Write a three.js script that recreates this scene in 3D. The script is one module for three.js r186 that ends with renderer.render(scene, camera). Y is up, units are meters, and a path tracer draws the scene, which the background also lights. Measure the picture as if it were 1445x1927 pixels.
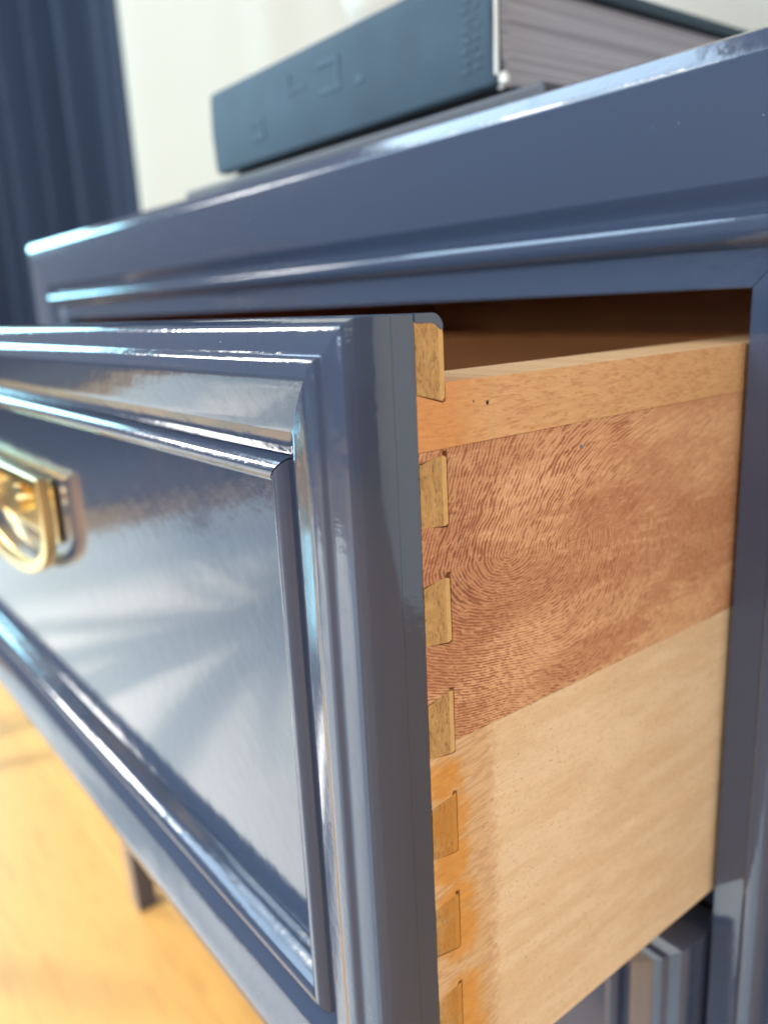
import * as THREE from 'three';
import { mergeGeometries, toCreasedNormals } from 'three/addons/utils/BufferGeometryUtils.js';
import { RoundedBoxGeometry } from 'three/addons/geometries/RoundedBoxGeometry.js';
import { RectAreaLightUniformsLib } from 'three/addons/lights/RectAreaLightUniformsLib.js';

// ---------------------------------------------------------------- camera, light, exposure
// Modelling unit: u = 118 mm (the dovetail pitch is 25.4 mm = 0.2158 u). The lens is at x = z = 0, 5.2 u above the floor.
const S = 0.118, FLOOR = 5.2;
const V = (x, y, z) => new THREE.Vector3(x * S, (y + FLOOR) * S, z * S);
const scene = new THREE.Scene();
const camera = new THREE.PerspectiveCamera(64.48, 767 / 1024, 0.01, 40);
camera.position.copy(V(0, 0, 0));
camera.up.set(-0.16817, 0.96713, -0.19071);
camera.lookAt(camera.position.clone().add(new THREE.Vector3(-0.76849, -0.24980, -0.58908)));
camera.focus = 0.172;
camera.userData.fStop = 9.5;

const renderer = new THREE.WebGLRenderer({ antialias: true });
renderer.setSize(767, 1024);
renderer.toneMapping = THREE.LinearToneMapping;
renderer.toneMappingExposure = 1.0;
renderer.shadowMap.enabled = true;
scene.background = new THREE.Color().setRGB(0.29, 0.305, 0.35);   // the pale room that lies beyond what is built
RectAreaLightUniformsLib.init();

const lamps = [];
function windowLight(name, label, at, to, w, h, color, power, glow) {
  const g = new THREE.Group(); g.name = name; g.userData = { label, category: 'window' };
  g.position.set(...at); g.lookAt(new THREE.Vector3(...to)); scene.add(g);
  lamps.push([g, w, h, color, glow]);
  const l = new THREE.RectAreaLight(new THREE.Color().setRGB(...color), power, w, h);
  l.position.set(...at); l.lookAt(new THREE.Vector3(...to)); l.translateZ(-0.03); scene.add(l);
}
windowLight('side_window', 'tall daylight window with white frame beside the open drawer', [2.1, 1.35, 0.75], [-0.15, 0.5, -0.15], 1.2, 1.5, [1.0, 0.97, 0.93], 4.0, 3.0);
windowLight('front_window', 'wide daylight window with white frame facing the cabinet front', [-0.3, 1.35, 2.9], [-0.35, 0.45, -0.2], 1.7, 1.6, [0.67, 0.84, 1.0], 15.5, 5.0);
windowLight('roof_window', 'wide roof window with white frame high in front of the cabinet', [-2.1, 2.25, 1.05], [-0.25, 0.45, -0.1], 1.5, 0.75, [0.56, 0.78, 1.0], 4.0, 4.0);
windowLight('narrow_window', 'tall narrow daylight window with white frame between the other windows', [-3.0, 1.95, 0.95], [-0.2, 0.6, -0.1], 0.32, 1.0, [1.0, 0.98, 0.94], 22, 22);
windowLight('far_window', 'small daylight window with white frame at the far end of the room', [-3.7, 1.40, 0.05], [-0.3, 0.9, -0.1], 0.9, 0.75, [0.38, 0.82, 1.0], 9.0, 9.0);

windowLight('added_skylight', 'flat skylight window with white frame, unseen, added to brighten the upward faces', [-1.75, 2.5, -0.05], [-0.9, 0.4, -0.15], 1.6, 1.0, [0.58, 0.79, 1.0], 3.0, 3.0);  // added light from above for the lower bead and drawer inside
const sun = new THREE.SpotLight(new THREE.Color().setRGB(1.0, 0.95, 0.90), 92, 0, 0.27, 0.35, 2);
sun.position.set(-1.3, 1.6, 3.0); sun.target.position.set(-1.1, 0, 0.62); sun.castShadow = true; sun.shadow.radius = 2.4; scene.add(sun, sun.target);

// ---------------------------------------------------------------- helpers
function rng(seed) { let a = seed >>> 0; return () => { a = (a + 0x6D2B79F5) >>> 0; let t = Math.imul(a ^ (a >>> 15), 1 | a); t = (t + Math.imul(t ^ (t >>> 7), 61 | t)) ^ t; return ((t ^ (t >>> 14)) >>> 0) / 4294967296; }; }
const hash = (x, y, s) => { let h = Math.imul(x | 0, 374761393) ^ Math.imul(y | 0, 668265263) ^ Math.imul(s | 0, 1274126177); h = Math.imul(h ^ (h >>> 13), 1274126177); return ((h ^ (h >>> 16)) >>> 0) / 4294967296; };
function noise(x, y, s = 0, wrap = 0) {
  const xi = Math.floor(x), yi = Math.floor(y), fx = x - xi, fy = y - yi, u = fx * fx * (3 - 2 * fx), v = fy * fy * (3 - 2 * fy);
  const w = (i) => wrap ? ((i % wrap) + wrap) % wrap : i;
  const a = hash(w(xi), w(yi), s), b = hash(w(xi + 1), w(yi), s), c = hash(w(xi), w(yi + 1), s), d = hash(w(xi + 1), w(yi + 1), s);
  return a + (b - a) * u + (c - a) * v + (a - b - c + d) * u * v;
}
const fbm = (x, y, s, o = 4) => { let t = 0, a = 0.5, n = 0; for (let i = 0; i < o; i++) { t += a * noise(x, y, s + i * 17); n += a; x *= 2.03; y *= 2.03; a *= 0.5; } return t / n; };
const smooth = (a, b, x) => { const t = Math.min(1, Math.max(0, (x - a) / (b - a))); return t * t * (3 - 2 * t); };
const mix = (a, b, t) => a + (b - a) * t;
const mix3 = (a, b, t) => [mix(a[0], b[0], t), mix(a[1], b[1], t), mix(a[2], b[2], t)];
function tex(w, h, f, srgb = true, repeat = true) {                 // f(i, j) gives an [r, g, b] of 0..255, or one grey value
  const d = new Uint8Array(w * h * 4);
  for (let j = 0; j < h; j++) for (let i = 0; i < w; i++) {
    const c = f(i, j), k = (j * w + i) * 4, m = Array.isArray(c);
    d[k] = Math.max(0, Math.min(255, m ? c[0] : c)); d[k + 1] = Math.max(0, Math.min(255, m ? c[1] : c)); d[k + 2] = Math.max(0, Math.min(255, m ? c[2] : c)); d[k + 3] = 255;
  }
  const t = new THREE.DataTexture(d, w, h);
  t.magFilter = THREE.LinearFilter; t.minFilter = THREE.LinearMipmapLinearFilter; t.generateMipmaps = true;
  if (srgb) t.colorSpace = THREE.SRGBColorSpace;
  if (repeat) t.wrapS = t.wrapT = THREE.RepeatWrapping;
  t.needsUpdate = true; return t;
}
const used = {};
const numbered = (n) => { const k = used[n] = (used[n] ?? -1) + 1; return k ? `${n}_${String(k).padStart(3, '0')}` : n; };
function thing(name, label, category, at, group) {
  const g = new THREE.Group(); g.name = numbered(name); g.position.copy(at); g.userData = { label, category };
  if (group) g.userData.group = group;
  scene.add(g); return g;
}
const worldOf = (o) => { const p = new THREE.Vector3(); for (let q = o; q && q !== scene; q = q.parent) p.add(q.position); return p; };
function part(parent, name, geo, mat, label) {                      // geo in world metres; the mesh hangs in its parent
  const p = worldOf(parent); geo = geo.clone().translate(-p.x, -p.y, -p.z);
  const m = new THREE.Mesh(geo, mat); m.name = name; m.castShadow = m.receiveShadow = true;
  if (label) m.userData.label = label;
  parent.add(m); return m;
}
const box = (x0, x1, y0, y1, z0, z1, r = 0.006) => {
  const g = new RoundedBoxGeometry((x1 - x0) * S, (y1 - y0) * S, (z1 - z0) * S, 3, Math.min(r * S, 0.49 * S * Math.min(x1 - x0, y1 - y0, z1 - z0)));
  g.translate((x0 + x1) / 2 * S, ((y0 + y1) / 2 + FLOOR) * S, (z0 + z1) / 2 * S);
  return planarUV(g);
};
function planarUV(g) {                                              // uv in metres, by the axis each face looks along
  const p = g.attributes.position, n = g.attributes.normal, uv = new Float32Array(p.count * 2);
  for (let i = 0; i < p.count; i++) {
    const ax = Math.abs(n.getX(i)), ay = Math.abs(n.getY(i)), az = Math.abs(n.getZ(i));
    if (ax >= ay && ax >= az) { uv[2 * i] = p.getZ(i); uv[2 * i + 1] = p.getY(i); }
    else if (ay >= az) { uv[2 * i] = p.getX(i); uv[2 * i + 1] = p.getZ(i); }
    else { uv[2 * i] = p.getX(i); uv[2 * i + 1] = p.getY(i); }
  }
  g.setAttribute('uv', new THREE.BufferAttribute(uv, 2)); return g;
}
// One side of a mitred frame. loop: closed outline [t, z], t measured inwards from the outer edge; rect [x0, x1, y0, y1]; side T, R, B or L; wide(t) widens the uprights.
function mitred(loop, [x0, x1, y0, y1], side, gap = 0, wide = (t) => t) {
  const n = loop.length, pos = [], uv = [];
  const at = (k, end) => {
    const [t, z] = loop[k], w = wide(t);
    const gx = gap * (end ? -1 : 1);
    if (side === 'T') return V(end ? x1 - w + gx : x0 + w + gx, y1 - t, z);
    if (side === 'B') return V(end ? x1 - w + gx : x0 + w + gx, y0 + t, z);
    if (side === 'R') return V(x1 - w, end ? y1 - t + gx : y0 + t + gx, z);
    return V(x0 + w, end ? y1 - t + gx : y0 + t + gx, z);
  };
  const along = (p) => side === 'T' || side === 'B' ? p.x : p.y;
  const flip = side === 'T' || side === 'L';
  const tri = (a, b, c) => { for (const [p, q] of flip ? [a, c, b] : [a, b, c]) { pos.push(p.x, p.y, p.z); uv.push(along(p), q); } };
  let len = 0;
  for (let k = 0; k < n; k++) {
    const k2 = (k + 1) % n, l2 = len + Math.hypot(loop[k2][0] - loop[k][0], loop[k2][1] - loop[k][1]) * S;
    const a = [at(k, 0), len], b = [at(k, 1), len], c = [at(k2, 1), l2], d = [at(k2, 0), l2];
    tri(a, c, b); tri(a, d, c); len = l2;
  }
  const contour = loop.map(([t, z]) => new THREE.Vector2(t, z)), faces = THREE.ShapeUtils.triangulateShape(contour, []);
  for (const end of [0, 1]) for (const f of faces) { const [a, b, c] = f.map((k) => [at(k, end), loop[k][1] * S]); end ? tri(a, b, c) : tri(a, c, b); }
  const g = new THREE.BufferGeometry();
  g.setAttribute('position', new THREE.Float32BufferAttribute(pos, 3)); g.setAttribute('uv', new THREE.Float32BufferAttribute(uv, 2));
  return toCreasedNormals(g, 0.62);
}
// A plate in the z-y plane: outline [z, y] in units, from x0 to x1 (the x1 face looks right), with a small chamfer on the right face.
function plateX(outline, x0, x1, bevel = 0) {
  const sh = new THREE.Shape(outline.map(([z, y]) => new THREE.Vector2(-z * S, y * S)));
  const g = new THREE.ExtrudeGeometry(sh, { depth: (x1 - x0) * S - (bevel ? bevel * S : 0), bevelEnabled: bevel > 0, bevelThickness: bevel * S, bevelSize: bevel * S, bevelOffset: -bevel * S, bevelSegments: 1, curveSegments: 4, steps: 1 });
  g.rotateY(Math.PI / 2); g.translate(x0 * S, FLOOR * S, 0);
  return g;
}
const catmull = (pts, per) => new THREE.SplineCurve(pts.map((p) => new THREE.Vector2(...p))).getPoints(per).map((v) => [v.x, v.y]);

// ---------------------------------------------------------------- materials
const lin = (r, g, b) => new THREE.Color().setRGB(r, g, b);
const nibs = Array.from({ length: 9 }, (_, k) => [hash(k, 1, 5) * 512, hash(k, 2, 5) * 512, 1.2 + 1.6 * hash(k, 3, 5)]);   // dust nibs caught in the lacquer
const lacquerBump = tex(512, 512, (i, j) => 90 * Math.max(0, ...nibs.map(([a, b, r]) => 1 - ((i - a) ** 2 + (j - b) ** 2) / (r * r))) + 165 * (0.62 * noise(i / 512 * 14, j / 512 * 14, 3, 14) + 0.28 * noise(i / 512 * 37, j / 512 * 37, 5, 37) + 0.10 * noise(i / 512 * 120, j / 512 * 120, 7, 120)), false);
lacquerBump.repeat.set(1 / 0.06, 1 / 0.06);
const paint = new THREE.MeshPhysicalMaterial({ color: lin(0.037, 0.0485, 0.078), roughness: 0.10, ior: 1.52, clearcoat: 0.5, clearcoatRoughness: 0.02, bumpMap: lacquerBump, bumpScale: 0.00015 });
const brass = new THREE.MeshStandardMaterial({ color: lin(0.92, 0.70, 0.34), metalness: 1, roughness: 0.22 });
const endGrain = tex(256, 512, (i, j) => {
  const a = fbm(i / 9, j / 22, 61, 3), b = fbm(i / 3.2, j / 6, 67, 2), p = noise(i / 4, j / 9, 71);
  let c = mix3([158, 118, 66], [206, 164, 100], a);
  c = mix3(c, [98, 70, 38], smooth(0.58, 0.85, b) * 0.75);
  return mix3(c, [226, 190, 128], smooth(0.72, 0.95, p) * 0.6);
});
endGrain.repeat.set(1 / 0.02, 1 / 0.04);
const pinWood = new THREE.MeshStandardMaterial({ map: endGrain, roughness: 0.8, bumpMap: endGrain, bumpScale: 0.00025 });
const woodPlain = new THREE.MeshStandardMaterial({ color: lin(0.60, 0.38, 0.19), roughness: 0.75 });
const liningWood = new THREE.MeshStandardMaterial({ color: lin(0.80, 0.33, 0.11), roughness: 0.6, map: tex(256, 256, (i, j) => { const v = 205 + 50 * fbm(i / 40, j / 5, 81, 4); return [v, v, v]; }) });

// the drawer side: quartered timber with ray flecks, three boards, amber finish that ran over the joint; coordinates z, y in units
const TW = 860, TH = 1160, TZ0 = -0.838, TZ1 = -1.95, TY0 = -1.645, TY1 = -0.125;
const sideBump = new Float32Array(TW * TH);
const stainSpots = [[-0.875, -0.86, 0.055, 0.05], [-0.885, -0.95, 0.06, 0.07], [-0.89, -1.04, 0.055, 0.06], [-0.90, -1.13, 0.055, 0.05], [-0.905, -1.21, 0.06, 0.07], [-0.91, -1.37, 0.06, 0.07], [-0.915, -1.46, 0.06, 0.08]];
const stain = (z, y) => {                                             // amber finish, ragged outline
  let s = 0; const w = 0.018 * (fbm(z * 60, y * 60, 91, 3) - 0.5);
  for (const [a, b, ra, rb] of stainSpots) { const d = Math.hypot((z - a + w) / ra, (y - b + w) / rb); s = Math.max(s, 1 - smooth(0.45, 1.2, d + 0.6 * (fbm(z * 60, y * 130, 93, 4) - 0.5))); }
  return s;
};
const sideMap = tex(TW, TH, (i, j) => {
  const z = mix(TZ0, TZ1, (i + 0.5) / TW), y = mix(TY0, TY1, (j + 0.5) / TH);
  const x = -(z + 0.9), fine = fbm(x * 60, y * 420, 101, 3), coarse = fbm(x * 5, y * 14, 103, 4);
  let c, h = 0.5;
  if (y > -0.242) {                                                   // upper board
    c = mix3([216, 170, 118], [194, 142, 92], 0.25 + 0.6 * (fbm(x * 26, y * 150, 107, 3) - 0.2) );
    const fl = fbm(x * 60 + 30 * y, y * 260, 109, 3);
    c = mix3(c, [178, 120, 76], smooth(0.54, 0.74, fl) * 0.45);
    c = mix3(c, [205, 128, 62], (1 - smooth(0.02, 0.16, x + 0.05 * fine)) * 0.55);
    h -= 0.3 * smooth(0.55, 0.75, fl);
  } else if (y > -0.79) {                                             // middle board: flecks along a fingerprint figure
    c = mix3([216, 166, 120], [196, 142, 100], smooth(0.3, 0.7, coarse));
    const tone = fbm(x * 2.1 + 5, y * 9 + 1.7, 113, 3) + 0.22 * (fbm(x * 14, y * 160, 114, 3) - 0.5);
    c = mix3(c, [182, 124, 84], smooth(0.5, 0.58, tone) * 0.6);
    const cy = -0.455 - 0.03 * x, up = Math.max(0, y - cy), dn = Math.max(0, cy - y);
    const lean = 0.42 + 1.5 * smooth(0.05, 0.9, x);
    const dx = (x - 0.155) - up * lean + 0.034 * (fbm(x * 7, y * 7, 117, 3) - 0.5) + 0.008 * (fbm(x * 40, y * 40, 118, 2) - 0.5);
    const stretch = 1.25 - 0.45 * smooth(0.1, 0.5, x);
    const r = up > 0 ? Math.abs(dx) : Math.sqrt(dx * dx + (dn * 1.25 * stretch) ** 2);
    const lam = 0.0084;
    const ph = r / lam + 0.9 * (fbm(x * 22, y * 22, 119, 2) - 0.5), sway = Math.cos(2 * Math.PI * ph) * 0.5 + 0.5;
    const along = (up > 0 ? up : Math.atan2(-dn, dx) * Math.max(0.05, r)) / 0.011 + 1.6 * noise(x * 40, y * 40, 120);
    const lane = Math.floor(ph + 0.5) + (dx < 0 && up > 0 ? 57 : 0), dash = noise(lane * 5.31 + along, lane * 0.77, 121), clump = noise(ph * 2.3, along * 1.5, 125);
    const ray = smooth(0.46, 0.96, 0.36 * sway + 0.44 * dash + 0.30 * clump + 0.05);
    const k = ray * (0.35 + 0.65 * fbm(x * 9, y * 9, 123, 2)) * (1 - 0.5 * smooth(0.3, 0.75, x)) * (0.75 + 0.5 * (1 - smooth(0.02, 0.2, x)));
    const deep = smooth(0.10, 0.0, Math.hypot(x - 0.02, (y + 0.46) * 0.7));
    c = mix3(c, mix3([148, 88, 54], [116, 62, 40], deep), Math.min(0.88, 1.75 * k));
    c = mix3(c, [226, 188, 150], smooth(0.7, 0.9, noise(x * 90, y * 330, 127)) * 0.3);
    h -= 0.35 * k;
  } else {                                                            // pale lower board
    c = mix3([226, 196, 156], [218, 184, 142], smooth(0.3, 0.7, fbm(x * 6, y * 30, 131, 4)));
    const sw = fbm(x * 3 + 8, y * 26 + x * 2, 133, 3);
    c = mix3(c, [236, 204, 164], smooth(0.5, 0.8, sw) * 0.35);
    const pore = fbm(x * 150, y * 260, 135, 2);
    c = mix3(c, [190, 148, 104], smooth(0.66, 0.82, pore) * 0.35);
    const rub = 1 - smooth(-0.014, 0.022, x - 0.10 + 0.05 * (fbm(x * 90, y * 90, 137, 3) - 0.5));   // brushed rim of the finish, stippled edge
    const ridge = noise(x * 45 + 3 * fbm(x * 12, y * 12, 140, 2), y * 270 - x * 40 + 5 * fbm(x * 9, y * 9, 141, 2), 139);
    c = mix3(c, mix3([208, 164, 116], [190, 142, 96], smooth(0.35, 0.8, ridge)), rub * 0.75);
    if (hash(i >> 1, j >> 1, 7) > 0.9988) c = mix3(c, [120, 84, 54], 0.7);
    h += 0.25 * (ridge - 0.5) * rub;
  }
  const g = fine - 0.5; c = [c[0] + 16 * g, c[1] + 16 * g, c[2] + 14 * g];
  const st = stain(z, y);
  if (st > 0) c = mix3(c, mix3([220, 148, 56], [194, 120, 40], fbm(z * 50, y * 90, 95, 3)), st * 0.72);
  if (y > -0.242 || y < -0.79 || true) { const d = Math.min(Math.abs(y + 0.242), Math.abs(y + 0.79)); h -= 0.2 * (1 - smooth(0, 0.002, d)); }
  if (Math.hypot(z + 1.003, y + 0.176) < 0.0035 || Math.hypot(z + 0.97, y + 0.17) < 0.0018) c = [44, 26, 16];
  if (Math.hypot(z + 1.257, (y + 0.29) * 1.2) < 0.0045) c = [104, 112, 124];
  sideBump[j * TW + i] = h + 0.25 * g;
  return c;
}, true, false);
const sideHeight = tex(TW, TH, (i, j) => 255 * sideBump[j * TW + i], false, false);
const sideWood = new THREE.MeshStandardMaterial({ map: sideMap, bumpMap: sideHeight, bumpScale: 0.00018, roughness: 0.62 });
const pinMap = (y0) => tex(128, 256, (i, j) => {                       // end grain of one pin, with the amber finish where it ran
  const z = mix(-0.838, -0.91, i / 127), y = y0 - 0.14 + 0.14 * j / 255;
  const a = fbm(i / 16, j / 34, 61 + y0 * 10, 3), b = fbm(i / 5, j / 16, 67 + y0 * 30, 3), p = noise(i / 4, j / 12, 71);
  let c = mix3([178, 132, 76], [210, 164, 102], a);
  c = mix3(c, [116, 80, 44], smooth(0.5, 0.85, b) * 0.6);
  c = mix3(c, [222, 184, 128], smooth(0.75, 0.95, p) * 0.35);
  if (z < -0.894) c = mix3(c, [226, 180, 112], 0.7);
  const st = stain(z, y); return st ? mix3(c, [196, 124, 38], st * 0.7) : c;
}, true, false);

const floorMap = tex(1024, 1024, (i, j) => {
  const row = Math.floor(j / 128), off = hash(row, 1, 5) * 1024, col = Math.floor((i + off) / 512) % 2, tone = hash(row, col, 9);
  const g = fbm(i / 60 + row * 9, j / 5, 151, 4), f = fbm(i / 12, j / 2, 153, 2);
  let c = mix3([184, 136, 72], [198, 152, 86], tone * 0.6 + 0.4 * g);
  c = mix3(c, [164, 112, 56], smooth(0.55, 0.8, g) * 0.4 + 0.12 * f);
  return (j % 128) < 2 ? mix3(c, [150, 100, 50], 0.3) : c;
});
floorMap.repeat.set(1, 1);
const floorMat = new THREE.MeshPhysicalMaterial({ map: floorMap, roughness: 0.42 });

// ---------------------------------------------------------------- setting
{
  const g = new THREE.PlaneGeometry(14, 12); g.rotateX(-Math.PI / 2);
  const p = g.attributes.position, uv = g.attributes.uv;
  for (let i = 0; i < p.count; i++) uv.setXY(i, p.getX(i), p.getZ(i));
  const m = new THREE.Mesh(g, floorMat); m.name = 'floor'; m.userData = { kind: 'structure' }; m.position.set(-1.5, 0, 2.4); m.receiveShadow = true; scene.add(m);
}
const wallZ = -0.98;
{
  const wallMat = new THREE.MeshStandardMaterial({ color: lin(0.78, 0.77, 0.74), roughness: 0.85 });
  const m = new THREE.Mesh(new THREE.BoxGeometry(9, 2.6, 0.12), wallMat); m.name = 'back_wall'; m.userData = { kind: 'structure' }; m.position.set(-2.2, 1.302, wallZ - 0.06); m.castShadow = m.receiveShadow = true; scene.add(m);
}
function curtain(name, label, x0, x1, z, mat, folds, depth, seed, lean = 0) {
  const g = new THREE.BufferGeometry(), nx = 420, ny = 14, pos = [], idx = [], uv = [], H = 2.3;
  for (let b = 0; b < 2; b++) for (let j = 0; j <= ny; j++) for (let i = 0; i <= nx; i++) {
    const s = i / nx, y = 0.02 + H * j / ny, q = s * folds + 0.55 * (noise(s * folds * 0.8, j * 0.03, seed) - 0.5) * 2;
    const sh = Math.sin(q * 2 * Math.PI) + 0.35 * Math.sin(q * 4.3 * Math.PI + seed) + 0.5 * (noise(q * 1.7, j * 0.03, seed + 3) - 0.5);
    pos.push(mix(x0, x1, s) + lean * (y - 1) + 0.25 * depth * Math.sin(q * 2 * Math.PI + 1), y, z + depth * sh - b * 0.002); uv.push(s * 3, j / ny * 3);
  }
  const row = nx + 1, lay = row * (ny + 1);
  for (let j = 0; j < ny; j++) for (let i = 0; i < nx; i++) { const a = j * row + i, b = a + 1, c = a + row, d = c + 1; idx.push(a, b, d, a, d, c); idx.push(lay + a, lay + d, lay + b, lay + a, lay + c, lay + d); }
  for (let j = 0; j < ny; j++) for (const i of [0, nx]) { const a = j * row + i, c = a + row; idx.push(a, c, lay + c, a, lay + c, lay + a); }
  g.setAttribute('position', new THREE.Float32BufferAttribute(pos, 3)); g.setAttribute('uv', new THREE.Float32BufferAttribute(uv, 2)); g.setIndex(idx); g.computeVertexNormals();
  const m = new THREE.Mesh(g, mat); m.name = name; m.userData = { label, category: 'curtain' }; m.castShadow = m.receiveShadow = true; scene.add(m); return m;
}
const cloth = (c) => new THREE.MeshPhysicalMaterial({ color: c, roughness: 0.9, sheen: 0.4, sheenRoughness: 0.6, sheenColor: c });
curtain('navy_curtain', 'navy blue curtain hanging in deep folds behind the cabinet', -3.9, -1.62, -0.81, cloth(lin(0.010, 0.019, 0.040)), 8.3, 0.06, 19, 0.03);
curtain('white_curtain', 'cream white curtain hanging beside the navy curtain', -1.745, 0.35, -0.735, cloth(lin(0.40, 0.358, 0.29)), 6, 0.009, 23);

// ---------------------------------------------------------------- the cabinet
const OX0 = -5.93, OX1 = -0.990, OY1 = -0.008, OY0 = -3.56;              // opening of the face frame
const FW = 0.552;                                                        // width of the frame
const base = V(-3.46, -FLOOR, -3.7);
const cabinet = thing('cabinet', 'glossy slate blue lacquered cabinet with a beaded face frame on short legs', 'cabinet', base);
{
  // outline across the frame: s outwards from the opening; t = FW - s
  const prof = [
    ...catmull([[0.552, -1.915], [0.5495, -1.893], [0.542, -1.872], [0.530, -1.853], [0.514, -1.838], [0.494, -1.828], [0.472, -1.823], [0.452, -1.822]], 28),
    [0.25, -1.822],
    ...catmull([[0.235, -1.8225], [0.222, -1.827], [0.208, -1.838], [0.196, -1.846], [0.184, -1.849]], 10),
    [0.172, -1.848],
    ...catmull([[0.170, -1.832], [0.164, -1.814], [0.150, -1.799], [0.130, -1.793], [0.110, -1.798], [0.096, -1.812], [0.089, -1.832]], 20),
    [0.0875, -1.842], [0.004, -1.842], [0, -1.846], [0, -1.96], [0.552, -1.96],
  ].map(([s, z]) => [FW - s, z]);
  const rect = [OX0 - FW, OX1 + FW, OY0 - FW, OY1 + FW];
  const extra = 0.115, wide = (t) => (t < 0.26 ? t - extra * (1 - t / 0.26) : t);
  for (const [side, name] of [['T', 'top_rail'], ['R', 'stile'], ['B', 'bottom_rail'], ['L', 'stile']]) part(cabinet, name, mitred(prof, rect, side, 0.0015, wide), paint);
  const L = OX0 - FW - extra + 0.01, R = OX1 + FW + extra - 0.01, T = OY1 + FW, B = OY0 - FW, back = -5.7;
  part(cabinet, 'top_panel', box(L, R, T - 0.12, T - 0.002, back, -1.962, 0.02), paint);
  part(cabinet, 'side_panel', box(L, L + 0.14, B, T - 0.122, back, -1.962, 0.01), paint);
  part(cabinet, 'side_panel', box(R - 0.14, R, B, T - 0.122, back, -1.962, 0.01), paint);
  part(cabinet, 'bottom_panel', box(L + 0.142, R - 0.142, B, B + 0.14, back, -1.962, 0.01), paint);
  part(cabinet, 'back_panel', box(L + 0.142, R - 0.142, B + 0.142, T - 0.122, back, back + 0.06, 0.005), liningWood);
  part(cabinet, 'lining', box(L + 0.143, L + 0.2, B + 0.143, T - 0.2, back + 0.07, -1.97, 0.003), liningWood);
  part(cabinet, 'lining', box(R - 0.2, R - 0.143, B + 0.143, T - 0.2, back + 0.07, -1.97, 0.003), liningWood);
  part(cabinet, 'lining', box(L + 0.143, R - 0.143, T - 0.198, T - 0.123, back + 0.07, -1.97, 0.003), liningWood);
  part(cabinet, 'drawer_rail', box(OX0 - 0.02, OX1 + 0.02, -1.845, -1.655, -2.25, -1.968, 0.004), paint);
  for (const lx of [L + 0.16, R - 0.16]) for (const lz of [-1.97, back + 0.2]) {
    const g = new THREE.CylinderGeometry(0.17 * S, 0.115 * S, (FLOOR + B) * S, 4, 1); g.rotateY(Math.PI / 4); g.computeVertexNormals();
    g.translate(lx * S, (FLOOR + B) / 2 * S, lz * S);
    part(cabinet, 'leg', toCreasedNormals(g.toNonIndexed(), 0.4), paint);
  }
}

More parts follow.
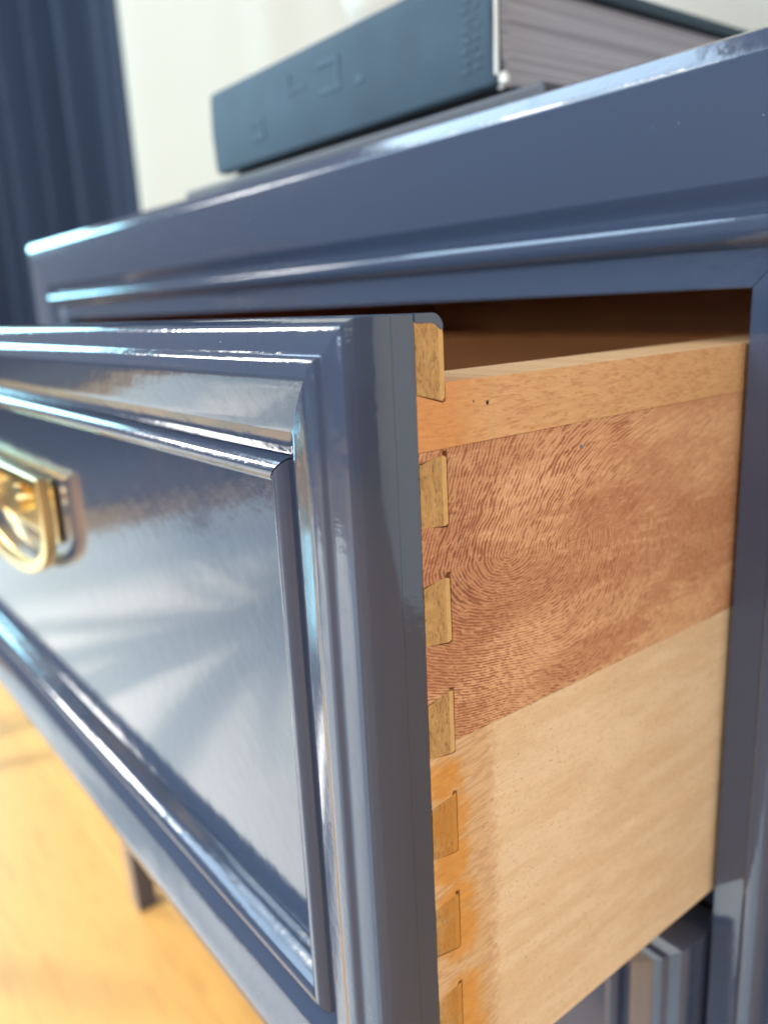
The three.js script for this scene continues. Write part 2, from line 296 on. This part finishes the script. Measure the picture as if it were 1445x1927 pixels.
// ---------------------------------------------------------------- the drawers
const DX0 = -5.90, DX1 = -1.0, DY0 = -1.735, DY1 = -0.0195;
const drawer = thing('drawer', 'pulled out slate blue drawer with pale wooden dovetailed side', 'drawer', V(-3.45, DY0, -2.5));
{
  const rect = [DX0, DX1, DY0, DY1];
  const frame = [
    [0.0004, -0.797], [0, -0.7967],
    ...catmull([[0, -0.738], [0.0012, -0.727], [0.005, -0.718], [0.012, -0.7115], [0.021, -0.7075], [0.034, -0.705]], 14),
    ...catmull([[0.050, -0.704], [0.0555, -0.7015], [0.0585, -0.697], [0.0605, -0.693], [0.0645, -0.6895], [0.071, -0.6875], [0.079, -0.688]], 14),
    ...catmull([[0.086, -0.6895], [0.123, -0.6985], [0.160, -0.7095], [0.188, -0.720], [0.205, -0.7275]], 10),
    ...catmull([[0.212, -0.733], [0.222, -0.743], [0.233, -0.7515], [0.2395, -0.755]], 6),
    [0.2405, -0.797],
  ];
  const bead = [
    [0.2425, -0.797], [0.2425, -0.752],
    ...catmull([[0.244, -0.742], [0.249, -0.7325], [0.257, -0.7255], [0.267, -0.7225], [0.278, -0.7245], [0.287, -0.7305], [0.293, -0.740], [0.2955, -0.75]], 18),
    [0.301, -0.797],
  ];
  for (const [side, name] of [['T', 'frame_rail'], ['R', 'frame_stile'], ['B', 'frame_rail'], ['L', 'frame_stile']]) part(drawer, name, mitred(frame, rect, side), paint);
  for (const [side, name] of [['T', 'bead'], ['R', 'bead'], ['B', 'bead'], ['L', 'bead']]) part(drawer, name, mitred(bead, rect, side, 0.0022), paint);

  // front board: painted face and lap; its right end is open for the dovetails
  const fb = part(drawer, 'front_board', box(DX0, -1.18, DY0, DY1, -0.905, -0.799, 0.012), paint);
  const rnd = rng(77), edge = [];
  for (let k = 0; k <= 150; k++) { const y = mix(DY1 - 0.001, DY0 + 0.002, k / 150); edge.push([-0.8425 + 0.0012 * (fbm(k * 0.13, 2, 5, 2) - 0.5) * 2 + (rnd() > 0.9 ? -0.0016 * rnd() : 0) + 0.0004 * rnd(), y]); }
  const lapTop = [[-0.79715, DY0 + 0.002], [-0.79715, DY1 - 0.001], [-0.799, DY1]];
  part(fb, 'lap', plateX([...lapTop, ...edge], -1.17, DX1 + 0.0001, 0.0002), paint);
  part(fb, 'joint_core', box(-1.175, -1.045, DY0 + 0.01, DY1 - 0.02, -0.8995, -0.85, 0.004), woodPlain);

  // dovetails: pins of the front board between the tails of the side boards
  const PINS = [[-0.147, -0.162, -0.02, -0.02], ...[-0.249, -0.464, -0.684, -0.896, -1.116, -1.328, -1.54].map((y, i) => [y - 0.118, y - 0.127, y - 0.012, y])];   // [bottom at lap, bottom at back, top at lap, top at back]
  PINS[7][0] = PINS[7][1] = DY0 + 0.01;
  const ZL = -0.8445, ZB = -0.905;
  PINS.forEach(([bl, bb, tl, tb], k) => {
    const g0 = 0.0002, j = (s) => (hash(k, s, 3) - 0.5) * 0.007;
    let o;
    if (k === 0) {
      o = [[ZL, bl], [ZL, DY1 - 0.012]];
      for (let a = 0; a <= 8; a++) { const q = a / 8 * Math.PI / 2; o.push([ZB + 0.0235 - 0.0235 * Math.sin(q), DY1 - 0.030 + 0.0235 * Math.cos(q) - 0.006]); }
      o.push([ZB, bb + 0.006], [ZB + 0.006, bb]);
    } else o = [[ZL, bl + g0 + j(1)], [ZL, tl - g0 + j(2)], [mix(ZL, ZB, 0.5), mix(tl, tb, 0.5) - g0 * 1.6], [ZB + 0.011, tb - 0.004 + j(5) * 0.9], [ZB + 0.001, tb - 0.005 + j(6) * 1.2], [ZB, bb + 0.003], [ZB + 0.007, bb + g0]];
    const geo = plateX(o, -1.16, DX1 + 0.0002 + j(4) * 0.1, 0.0008), p = geo.attributes.position, uv = geo.attributes.uv, y0 = Math.max(tb, tl);
    for (let i = 0; i < p.count; i++) uv.setXY(i, (p.getZ(i) / S + 0.838) / -0.072, (p.getY(i) / S - FLOOR - (y0 - 0.14)) / 0.14);
    part(fb, 'dovetail_pin', geo, new THREE.MeshStandardMaterial({ map: pinMap(y0), roughness: 0.75, bumpMap: endGrain, bumpScale: 0.0001 }));
  });
  // paint that ran over the top of the first pin
  {
    const o = [[-0.8445, DY1], [-0.8445, DY1 - 0.013]];
    for (let k = 0; k <= 10; k++) o.push([mix(-0.848, -0.9035, k / 10), DY1 - 0.0135 - 0.006 * noise(k * 0.9, 4, 8) - 0.012 * smooth(5, 10, k)]);
    for (let a = 8; a >= 0; a--) { const q = a / 8 * Math.PI / 2; o.push([-0.905 + 0.0235 - 0.0235 * Math.sin(q), DY1 - 0.0235 + 0.0235 * Math.cos(q)]); }
    part(fb, 'paint_edge', plateX(o, -1.18, DX1 + 0.0008, 0.0008), paint);
  }

  // right side: three boards glued edge to edge, their tails run out to the lap
  const side = new THREE.Group(); side.name = 'drawer_side'; drawer.add(side);
  const END = -4.3, boards = [[-0.132, -0.242], [-0.2423, -0.79], [-0.7903, -1.63]], ZI = -0.9062;
  for (const [yt, yb] of boards) {
    // left edge of the board, from its top down: tails where no pin stands
    const left = []; let y = yt;
    const clampTail = (v) => Math.max(yb, Math.min(yt, v));
    const marks = PINS.map(([bl, bb, tl, tb]) => ({ bl, bb, tl, tb })).filter((m) => m.tb > yb && m.bb < yt || (m.tl > yb && m.bl < yt));
    let pts = [], cur = yt;
    const inPin = (v) => marks.find((m) => v <= m.tb + 1e-6 && v >= m.bb - 1e-6);
    // walk down
    pts.push(inPin(yt) ? [ZI, yt] : [ZL + 0.0008, yt]);
    for (const m of marks) {
      if (m.tb < yt) { pts.push([ZL + 0.0008, Math.min(yt, m.tl + 0.0008)]); pts.push([ZI + 0.012, m.tb - 0.004]); pts.push([ZI + 0.010, m.tb + 0.004]); pts.push([ZI - 0.001, m.tb + 0.0035]); pts.push([ZI - 0.0008, m.tb - 0.002]); }
      if (m.bb > yb) { pts.push([ZI - 0.0008, m.bb - 0.0005]); pts.push([ZI + 0.006, m.bb - 0.003]); pts.push([ZL + 0.0008, m.bl - 0.0006]); }
    }
    pts.push(inPin(yb) ? [ZI, yb] : [ZL + 0.0008, yb]);
    pts = pts.map(([z, v]) => [z, clampTail(v)]).filter((q, i, a) => !i || Math.hypot(q[0] - a[i - 1][0], q[1] - a[i - 1][1]) > 1e-5);
    const outline = [[END, yb], [END, yt], ...pts];
    const geo = plateX(outline, -1.165, DX1, 0.0008), p = geo.attributes.position, uv = geo.attributes.uv;
    for (let i = 0; i < p.count; i++) uv.setXY(i, (p.getZ(i) / S - TZ0) / (TZ1 - TZ0), (p.getY(i) / S - FLOOR - TY0) / (TY1 - TY0));
    part(side, 'plank', geo, sideWood);
  }
  part(drawer, 'drawer_side', box(DX0 + 0.005, DX0 + 0.165, -1.63, -0.132, END, -0.907, 0.008), woodPlain);
  part(drawer, 'drawer_back', box(DX0 + 0.167, -1.167, -1.63, -0.25, END, END + 0.12, 0.008), liningWood);
  part(drawer, 'drawer_bottom', box(DX0 + 0.167, -1.167, -1.56, -1.5, END + 0.122, -0.907, 0.004), woodPlain);

  // brass pull: plate on the panel and a stirrup-shaped bail
  const CX = -3.50, pull = new THREE.Group(); pull.name = 'pull'; drawer.add(pull); const PY = -0.015;
  const rr = (x0, x1, y0, y1, c) => new THREE.Shape([[x0 + c, y0], [x1 - c, y0], [x1, y0 + c], [x1, y1 - c], [x1 - c, y1], [x0 + c, y1], [x0, y1 - c], [x0, y0 + c]].map(([x, y]) => new THREE.Vector2(x * S, y * S)));
  const plate = new THREE.ExtrudeGeometry(rr(CX - 0.56, CX + 0.56, -0.78, -0.54, 0.02), { depth: 0.003 * S, bevelEnabled: true, bevelThickness: 0.006 * S, bevelSize: 0.02 * S, bevelOffset: -0.02 * S, bevelSegments: 2, steps: 1 });
  plate.translate(0, (FLOOR + PY) * S, -0.797 * S + 0.0065 * S); part(pull, 'back_plate', plate, brass);
  const out = new THREE.Shape(), inn = new THREE.Path();
  const D = (p, w, h0, top, r) => { p.moveTo(-w * S, top * S); p.lineTo(w * S, top * S); p.lineTo(w * S, h0 * S); p.bezierCurveTo(w * S, (h0 - r * 0.55) * S, w * 0.55 * S, (h0 - r) * S, 0, (h0 - r) * S); p.bezierCurveTo(-w * 0.55 * S, (h0 - r) * S, -w * S, (h0 - r * 0.55) * S, -w * S, h0 * S); p.closePath(); };
  D(out, 0.595, -0.735, -0.52, 0.225); D(inn, 0.562, -0.728, -0.55, 0.196);
  out.holes.push(inn);
  const bail = new THREE.ExtrudeGeometry(out, { depth: 0.026 * S, bevelEnabled: true, bevelThickness: 0.008 * S, bevelSize: 0.008 * S, bevelOffset: -0.008 * S, bevelSegments: 3, curveSegments: 24, steps: 1 });
  bail.translate(CX * S, (FLOOR + PY) * S, -0.758 * S); part(pull, 'bail', toCreasedNormals(bail, 0.5), brass);
  for (const dx of [-0.36, 0.36]) { const g = new THREE.CylinderGeometry(0.05 * S, 0.06 * S, 0.075 * S, 24); g.rotateX(Math.PI / 2); g.translate((CX + dx) * S, (FLOOR - 0.62 + PY) * S, -0.737 * S); part(pull, 'post', g, brass); }
}
const lower = drawer.clone(); lower.name = numbered('drawer'); lower.position.add(new THREE.Vector3(0, -1.748 * S, -1.04 * S));
lower.userData = { label: 'closed slate blue drawer below the pulled out one', category: 'drawer' }; scene.add(lower);

// ---------------------------------------------------------------- things on the cabinet
const TOP = OY1 + FW - 0.002;
{
  const pad = new THREE.MeshPhysicalMaterial({ color: lin(0.045, 0.043, 0.05), roughness: 0.5 });
  const slab = part(scene, 'tray', box(-4.22, -1.76, TOP + 0.001, 0.612, -4.3, -2.02, 0.015), pad);
  slab.userData = { label: 'thin dark grey tray lying under the blue book', category: 'tray' };

  const book = thing('book', 'thick worn blue clothbound book with embossed spine lying on the tray', 'book', V(-3, 0.6125, -3));
  const clothMap = tex(512, 512, (i, j) => { const v = 0.86 + 0.10 * noise(i * 0.9, j * 0.9, 201) + 0.12 * fbm(i / 60, j / 60, 203, 4); return [190 * v, 203 * v, 214 * v]; });
  clothMap.repeat.set(8, 8);
  const cover = new THREE.MeshPhysicalMaterial({ color: lin(0.072, 0.108, 0.130), map: clothMap, roughness: 0.85, bumpMap: clothMap, bumpScale: 0.0002 });
  const lightened = cover.clone(); lightened.color = lin(0.115, 0.16, 0.185);  // lighter cover colour stands in for light caught by the embossing
  const dark = new THREE.MeshStandardMaterial({ color: lin(0.03, 0.045, 0.06), roughness: 0.7 });  // dark lower cover stands in for the shadow gap under the spine
  const x0 = -3.955, x1 = -2.02, yb = 0.66, yt = 1.035, zs = -2.06, zb = -4.15;
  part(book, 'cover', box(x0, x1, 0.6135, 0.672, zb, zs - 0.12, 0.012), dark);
  part(book, 'cover', box(x0, x1, yt - 0.045, yt, zb, zs - 0.06, 0.012), cover);
  const sp = new THREE.Shape();                                            // spine: bowed board, outline in z, y
  sp.moveTo(0.075 * S, yb * S); sp.lineTo(0.045 * S, yb * S); sp.bezierCurveTo(0.012 * S, yb * S, 0.014 * S, (yb + 0.02) * S, 0.012 * S, (yb + 0.05) * S); sp.lineTo(0.006 * S, (yt - 0.18) * S); sp.lineTo(0.012 * S, (yt - 0.05) * S); sp.bezierCurveTo(0.014 * S, (yt - 0.02) * S, 0.012 * S, yt * S, 0.045 * S, yt * S); sp.lineTo(0.1 * S, yt * S); sp.lineTo(0.1 * S, (yt - 0.02) * S);
  sp.bezierCurveTo(0.045 * S, (yt - 0.02) * S, 0.045 * S, (yb + 0.03) * S, 0.1 * S, (yb + 0.03) * S); sp.closePath();
  const sg = new THREE.ExtrudeGeometry(sp, { depth: (x1 - x0) * S - 0.04 * S, bevelEnabled: true, bevelThickness: 0.02 * S, bevelSize: 0.015 * S, bevelOffset: -0.015 * S, bevelSegments: 3, curveSegments: 20 });
  sg.rotateY(Math.PI / 2); sg.translate((x0 + 0.02) * S, FLOOR * S, zs * S);
  const spine = part(book, 'spine', planarUV(toCreasedNormals(sg, 0.7)), cover);
  const pageMap = tex(256, 1024, (i, j) => { const v = 150 + 70 * noise(i / 90, j / 3.1, 211) + 36 * noise(i / 200, j / 22, 213) - 40 * smooth(0.72, 0.9, noise(0.2, j / 9, 215)); return [v, v * 0.99, v * 1.0]; });
  const pg = box(x0 + 0.03, x1 - 0.035, 0.6725, yt - 0.0455, zb + 0.05, zs - 0.075, 0.006), pp = pg.attributes.position, puv = pg.attributes.uv;
  for (let i = 0; i < pp.count; i++) puv.setXY(i, (pp.getZ(i) + pp.getX(i)) * 4, (pp.getY(i) - (0.6725 + FLOOR) * S) / (0.32 * S));
  part(book, 'page_block', pg, new THREE.MeshStandardMaterial({ map: pageMap, color: lin(0.56, 0.55, 0.58), roughness: 0.85 }));
  // raised strokes of the blind-stamped lettering (illegible), their lighter colour stands in for caught light
  const zAt = (y) => { const t = (y - yb) / (yt - yb); return zs - 0.006 - 0.02 * (t - 0.5) * (t - 0.5); };
  const stroke = (x, y, w, h) => part(spine, 'embossed_stroke', box(x - w / 2, x + w / 2, y - h / 2, y + h / 2, zAt(y) - 0.012, zAt(y) + 0.0030, 0.0028), lightened);
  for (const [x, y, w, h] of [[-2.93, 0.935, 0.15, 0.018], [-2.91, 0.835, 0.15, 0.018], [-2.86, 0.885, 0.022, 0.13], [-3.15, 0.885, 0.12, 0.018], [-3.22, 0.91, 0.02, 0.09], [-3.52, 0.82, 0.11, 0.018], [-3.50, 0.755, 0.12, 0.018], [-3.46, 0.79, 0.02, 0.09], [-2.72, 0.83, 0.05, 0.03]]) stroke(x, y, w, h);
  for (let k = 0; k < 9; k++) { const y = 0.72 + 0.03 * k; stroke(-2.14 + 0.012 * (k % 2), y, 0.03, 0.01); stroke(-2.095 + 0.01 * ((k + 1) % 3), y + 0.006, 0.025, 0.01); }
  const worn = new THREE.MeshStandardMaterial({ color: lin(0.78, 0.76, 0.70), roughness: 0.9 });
  const wornG = []; const r2 = rng(9);
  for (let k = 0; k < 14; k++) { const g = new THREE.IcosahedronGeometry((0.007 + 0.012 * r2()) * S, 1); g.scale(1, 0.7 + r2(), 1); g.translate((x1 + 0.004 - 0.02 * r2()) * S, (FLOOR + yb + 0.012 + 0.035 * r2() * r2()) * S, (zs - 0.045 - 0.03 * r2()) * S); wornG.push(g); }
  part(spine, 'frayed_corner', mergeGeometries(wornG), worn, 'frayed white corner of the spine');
  part(spine, 'pale_edge', box(x1 - 0.008, x1 + 0.004, yb + 0.03, yt - 0.06, zs - 0.04, zs - 0.022, 0.005), worn, 'pale rubbed end of the spine');  // pale strip along the end of the spine

  const prof = [[0, 0], [0.50, 0], [0.62, 0.03], [0.78, 0.18], [0.86, 0.38], [0.86, 0.6], [0.78, 0.9], [0.6, 1.15], [0.45, 1.3], [0.44, 1.42], [0.48, 1.5], [0.45, 1.5], [0.40, 1.42], [0.40, 1.3], [0.55, 1.12], [0.74, 0.85], [0.8, 0.5], [0.7, 0.2], [0.45, 0.06], [0, 0.05]].map(([r, y]) => new THREE.Vector2(r * S, y * S));
  const lath = new THREE.LatheGeometry(prof, 64); lath.scale(0.73, 0.8, 0.73);
  const v = new THREE.Mesh(lath, new THREE.MeshPhysicalMaterial({ color: lin(0.58, 0.50, 0.40), roughness: 0.5 })); v.name = 'vase'; v.position.copy(V(-2.98, yt + 0.001, -2.98));
  v.userData = { label: 'round beige ceramic vase standing on the blue book', category: 'vase' }; v.castShadow = v.receiveShadow = true; scene.add(v);
}

// ---------------------------------------------------------------- windows and lamps outside the frame, and unseen rugs, stool and plant added for mirroring and shadow
const white = new THREE.MeshStandardMaterial({ color: lin(0.8, 0.8, 0.78), roughness: 0.5 });
for (const [g, w, h, color, glow] of lamps) {
  const pane = new THREE.MeshStandardMaterial({ color: 0x000000, emissive: new THREE.Color().setRGB(...color), emissiveIntensity: glow, roughness: 1 });
  const add = (name, geo, mat, x, y, z) => { const m = new THREE.Mesh(geo, mat); m.name = name; m.position.set(x, y, z); g.add(m); };
  for (const sx of [-1, 1]) for (const sy of [-1, 1]) add('pane', new THREE.BoxGeometry(w / 2 - 0.02, h / 2 - 0.02, 0.01), pane, sx * w / 4, sy * h / 4, -0.045);
  for (const sx of [-1, 1]) add('frame', new THREE.BoxGeometry(0.06, h + 0.12, 0.05), white, sx * (w / 2 + 0.032), 0, -0.03);
  for (const sy of [-1, 1]) add('frame', new THREE.BoxGeometry(w, 0.06, 0.05), white, 0, sy * (h / 2 + 0.032), -0.03);
}
{
  const glow = new THREE.MeshStandardMaterial({ color: 0xffffff, emissive: lin(1.0, 0.95, 0.86), emissiveIntensity: 12 });
  for (const [x, which] of [[-1.3, 'at the end of the row nearest the side window'], [-1.72, 'between the two others of its row'], [-2.2, 'at the end of the row nearest the far window']]) {
    const lamp = thing('ceiling_lamp', 'round white ceiling lamp ' + which, 'lamp', new THREE.Vector3(x, 2.4, 0.28), 'ceiling lamps over the cabinet');
    const add = (name, geo, mat, y) => { const m = new THREE.Mesh(geo, mat); m.name = name; m.position.y = y; lamp.add(m); };
    add('housing', new THREE.CylinderGeometry(0.16, 0.16, 0.05, 40), white, 0.035); add('diffuser', new THREE.CylinderGeometry(0.145, 0.145, 0.012, 40), glow, 0.003);
    const l = new THREE.RectAreaLight(lin(1.0, 0.95, 0.86), 6, 0.25, 0.25); l.position.set(x, 2.39, 0.28); l.lookAt(x, 0, 0.28); scene.add(l);
  }
  const rug = new THREE.Mesh(new RoundedBoxGeometry(4.2, 0.012, 2.6, 2, 0.005), new THREE.MeshStandardMaterial({ color: lin(0.09, 0.065, 0.05), roughness: 0.95 }));
  rug.name = 'rug'; rug.userData = { label: 'dark brown rug added out of view to darken the upper panel reflection', category: 'rug' }; rug.position.set(-4.75, 0.0075, 1.55); rug.receiveShadow = true; scene.add(rug);  // unseen rug added so the upper panel mirrors a dark surface
  const pale = new THREE.Mesh(new RoundedBoxGeometry(2.2, 0.012, 1.5, 2, 0.005), new THREE.MeshStandardMaterial({ color: lin(0.75, 0.71, 0.63), roughness: 0.95 }));
  pale.name = 'rug_001'; pale.userData = { label: 'pale cream rug added out of view to brighten the lower panel reflection', category: 'rug' }; pale.position.set(-1.2, 0.0075, 0.83); pale.receiveShadow = true; scene.add(pale);  // unseen rug added so the lower panel mirrors a pale surface
  // wooden stool, unseen, added for the dark upright mirrored in the panel
  const oak = new THREE.MeshStandardMaterial({ color: lin(0.20, 0.10, 0.045), roughness: 0.5 });
  const stool = thing('stool', 'round wooden stool on three splayed legs, unseen, added for its reflection', 'stool', new THREE.Vector3(-2.27, 0.0005, 0.86));
  const addS = (name, geo) => { const m = new THREE.Mesh(geo, oak); m.name = name; m.castShadow = m.receiveShadow = true; stool.add(m); };
  addS('seat', new THREE.LatheGeometry([[0, 0.60], [0.14, 0.60], [0.155, 0.61], [0.155, 0.625], [0.14, 0.635], [0, 0.63]].map((p) => new THREE.Vector2(...p)), 40));
  for (let k = 0; k < 3; k++) { const a = k * 2.094 - 0.5, c = new THREE.LineCurve3(new THREE.Vector3(0.2 * Math.cos(a), 0, 0.2 * Math.sin(a)), new THREE.Vector3(0.1 * Math.cos(a), 0.605, 0.1 * Math.sin(a))); addS('leg', new THREE.TubeGeometry(c, 1, 0.022, 12)); }
  // unseen leafy plant added to cast streaks of shadow before the cabinet
  const plant = thing('shadow_plant', 'unseen potted plant with long arching narrow leaves, added for its shadows', 'plant', new THREE.Vector3(-1.35, 0.0145, 0.99));
  const pot = new THREE.Mesh(new THREE.LatheGeometry([[0, 0.001], [0.09, 0.001], [0.12, 0.2], [0.125, 0.21], [0.11, 0.21], [0.1, 0.18], [0, 0.17]].map((p) => new THREE.Vector2(...p)), 40), new THREE.MeshStandardMaterial({ color: lin(0.42, 0.2, 0.12), roughness: 0.8 })); pot.name = 'pot'; plant.add(pot);
  const green = new THREE.MeshStandardMaterial({ color: lin(0.05, 0.10, 0.03), roughness: 0.5, side: THREE.DoubleSide }), r = rng(31);
  for (let k = 0; k < 26; k++) {
    const a = k * 2.4 + r(), reach = 0.3 + 0.38 * r(), top = 0.13 + 0.2 * r(), pos = [], idx = [], n = 12, w = 0.026;
    for (let i = 0; i <= n; i++) { const q = i / n, d = reach * q * q + 0.03, y = 0.18 + top * (q - 0.32 * q * q * q), ww = w * Math.sin(Math.PI * Math.min(1, 0.12 + 0.88 * q)) + 0.001; for (const e of [-1, 0, 1]) pos.push(d * Math.cos(a) - e * ww * Math.sin(a), y + (e ? 0.006 : 0), d * Math.sin(a) + e * ww * Math.cos(a)); }
    for (let i = 0; i < n; i++) for (const e of [0, 1]) { const b = i * 3 + e; idx.push(b, b + 1, b + 4, b, b + 4, b + 3); }
    const g = new THREE.BufferGeometry(); g.setAttribute('position', new THREE.Float32BufferAttribute(pos, 3)); g.setIndex(idx); g.computeVertexNormals();
    const m = new THREE.Mesh(g, green); m.name = 'leaf'; m.castShadow = m.receiveShadow = true; plant.add(m);
  }
}
renderer.render(scene, camera);
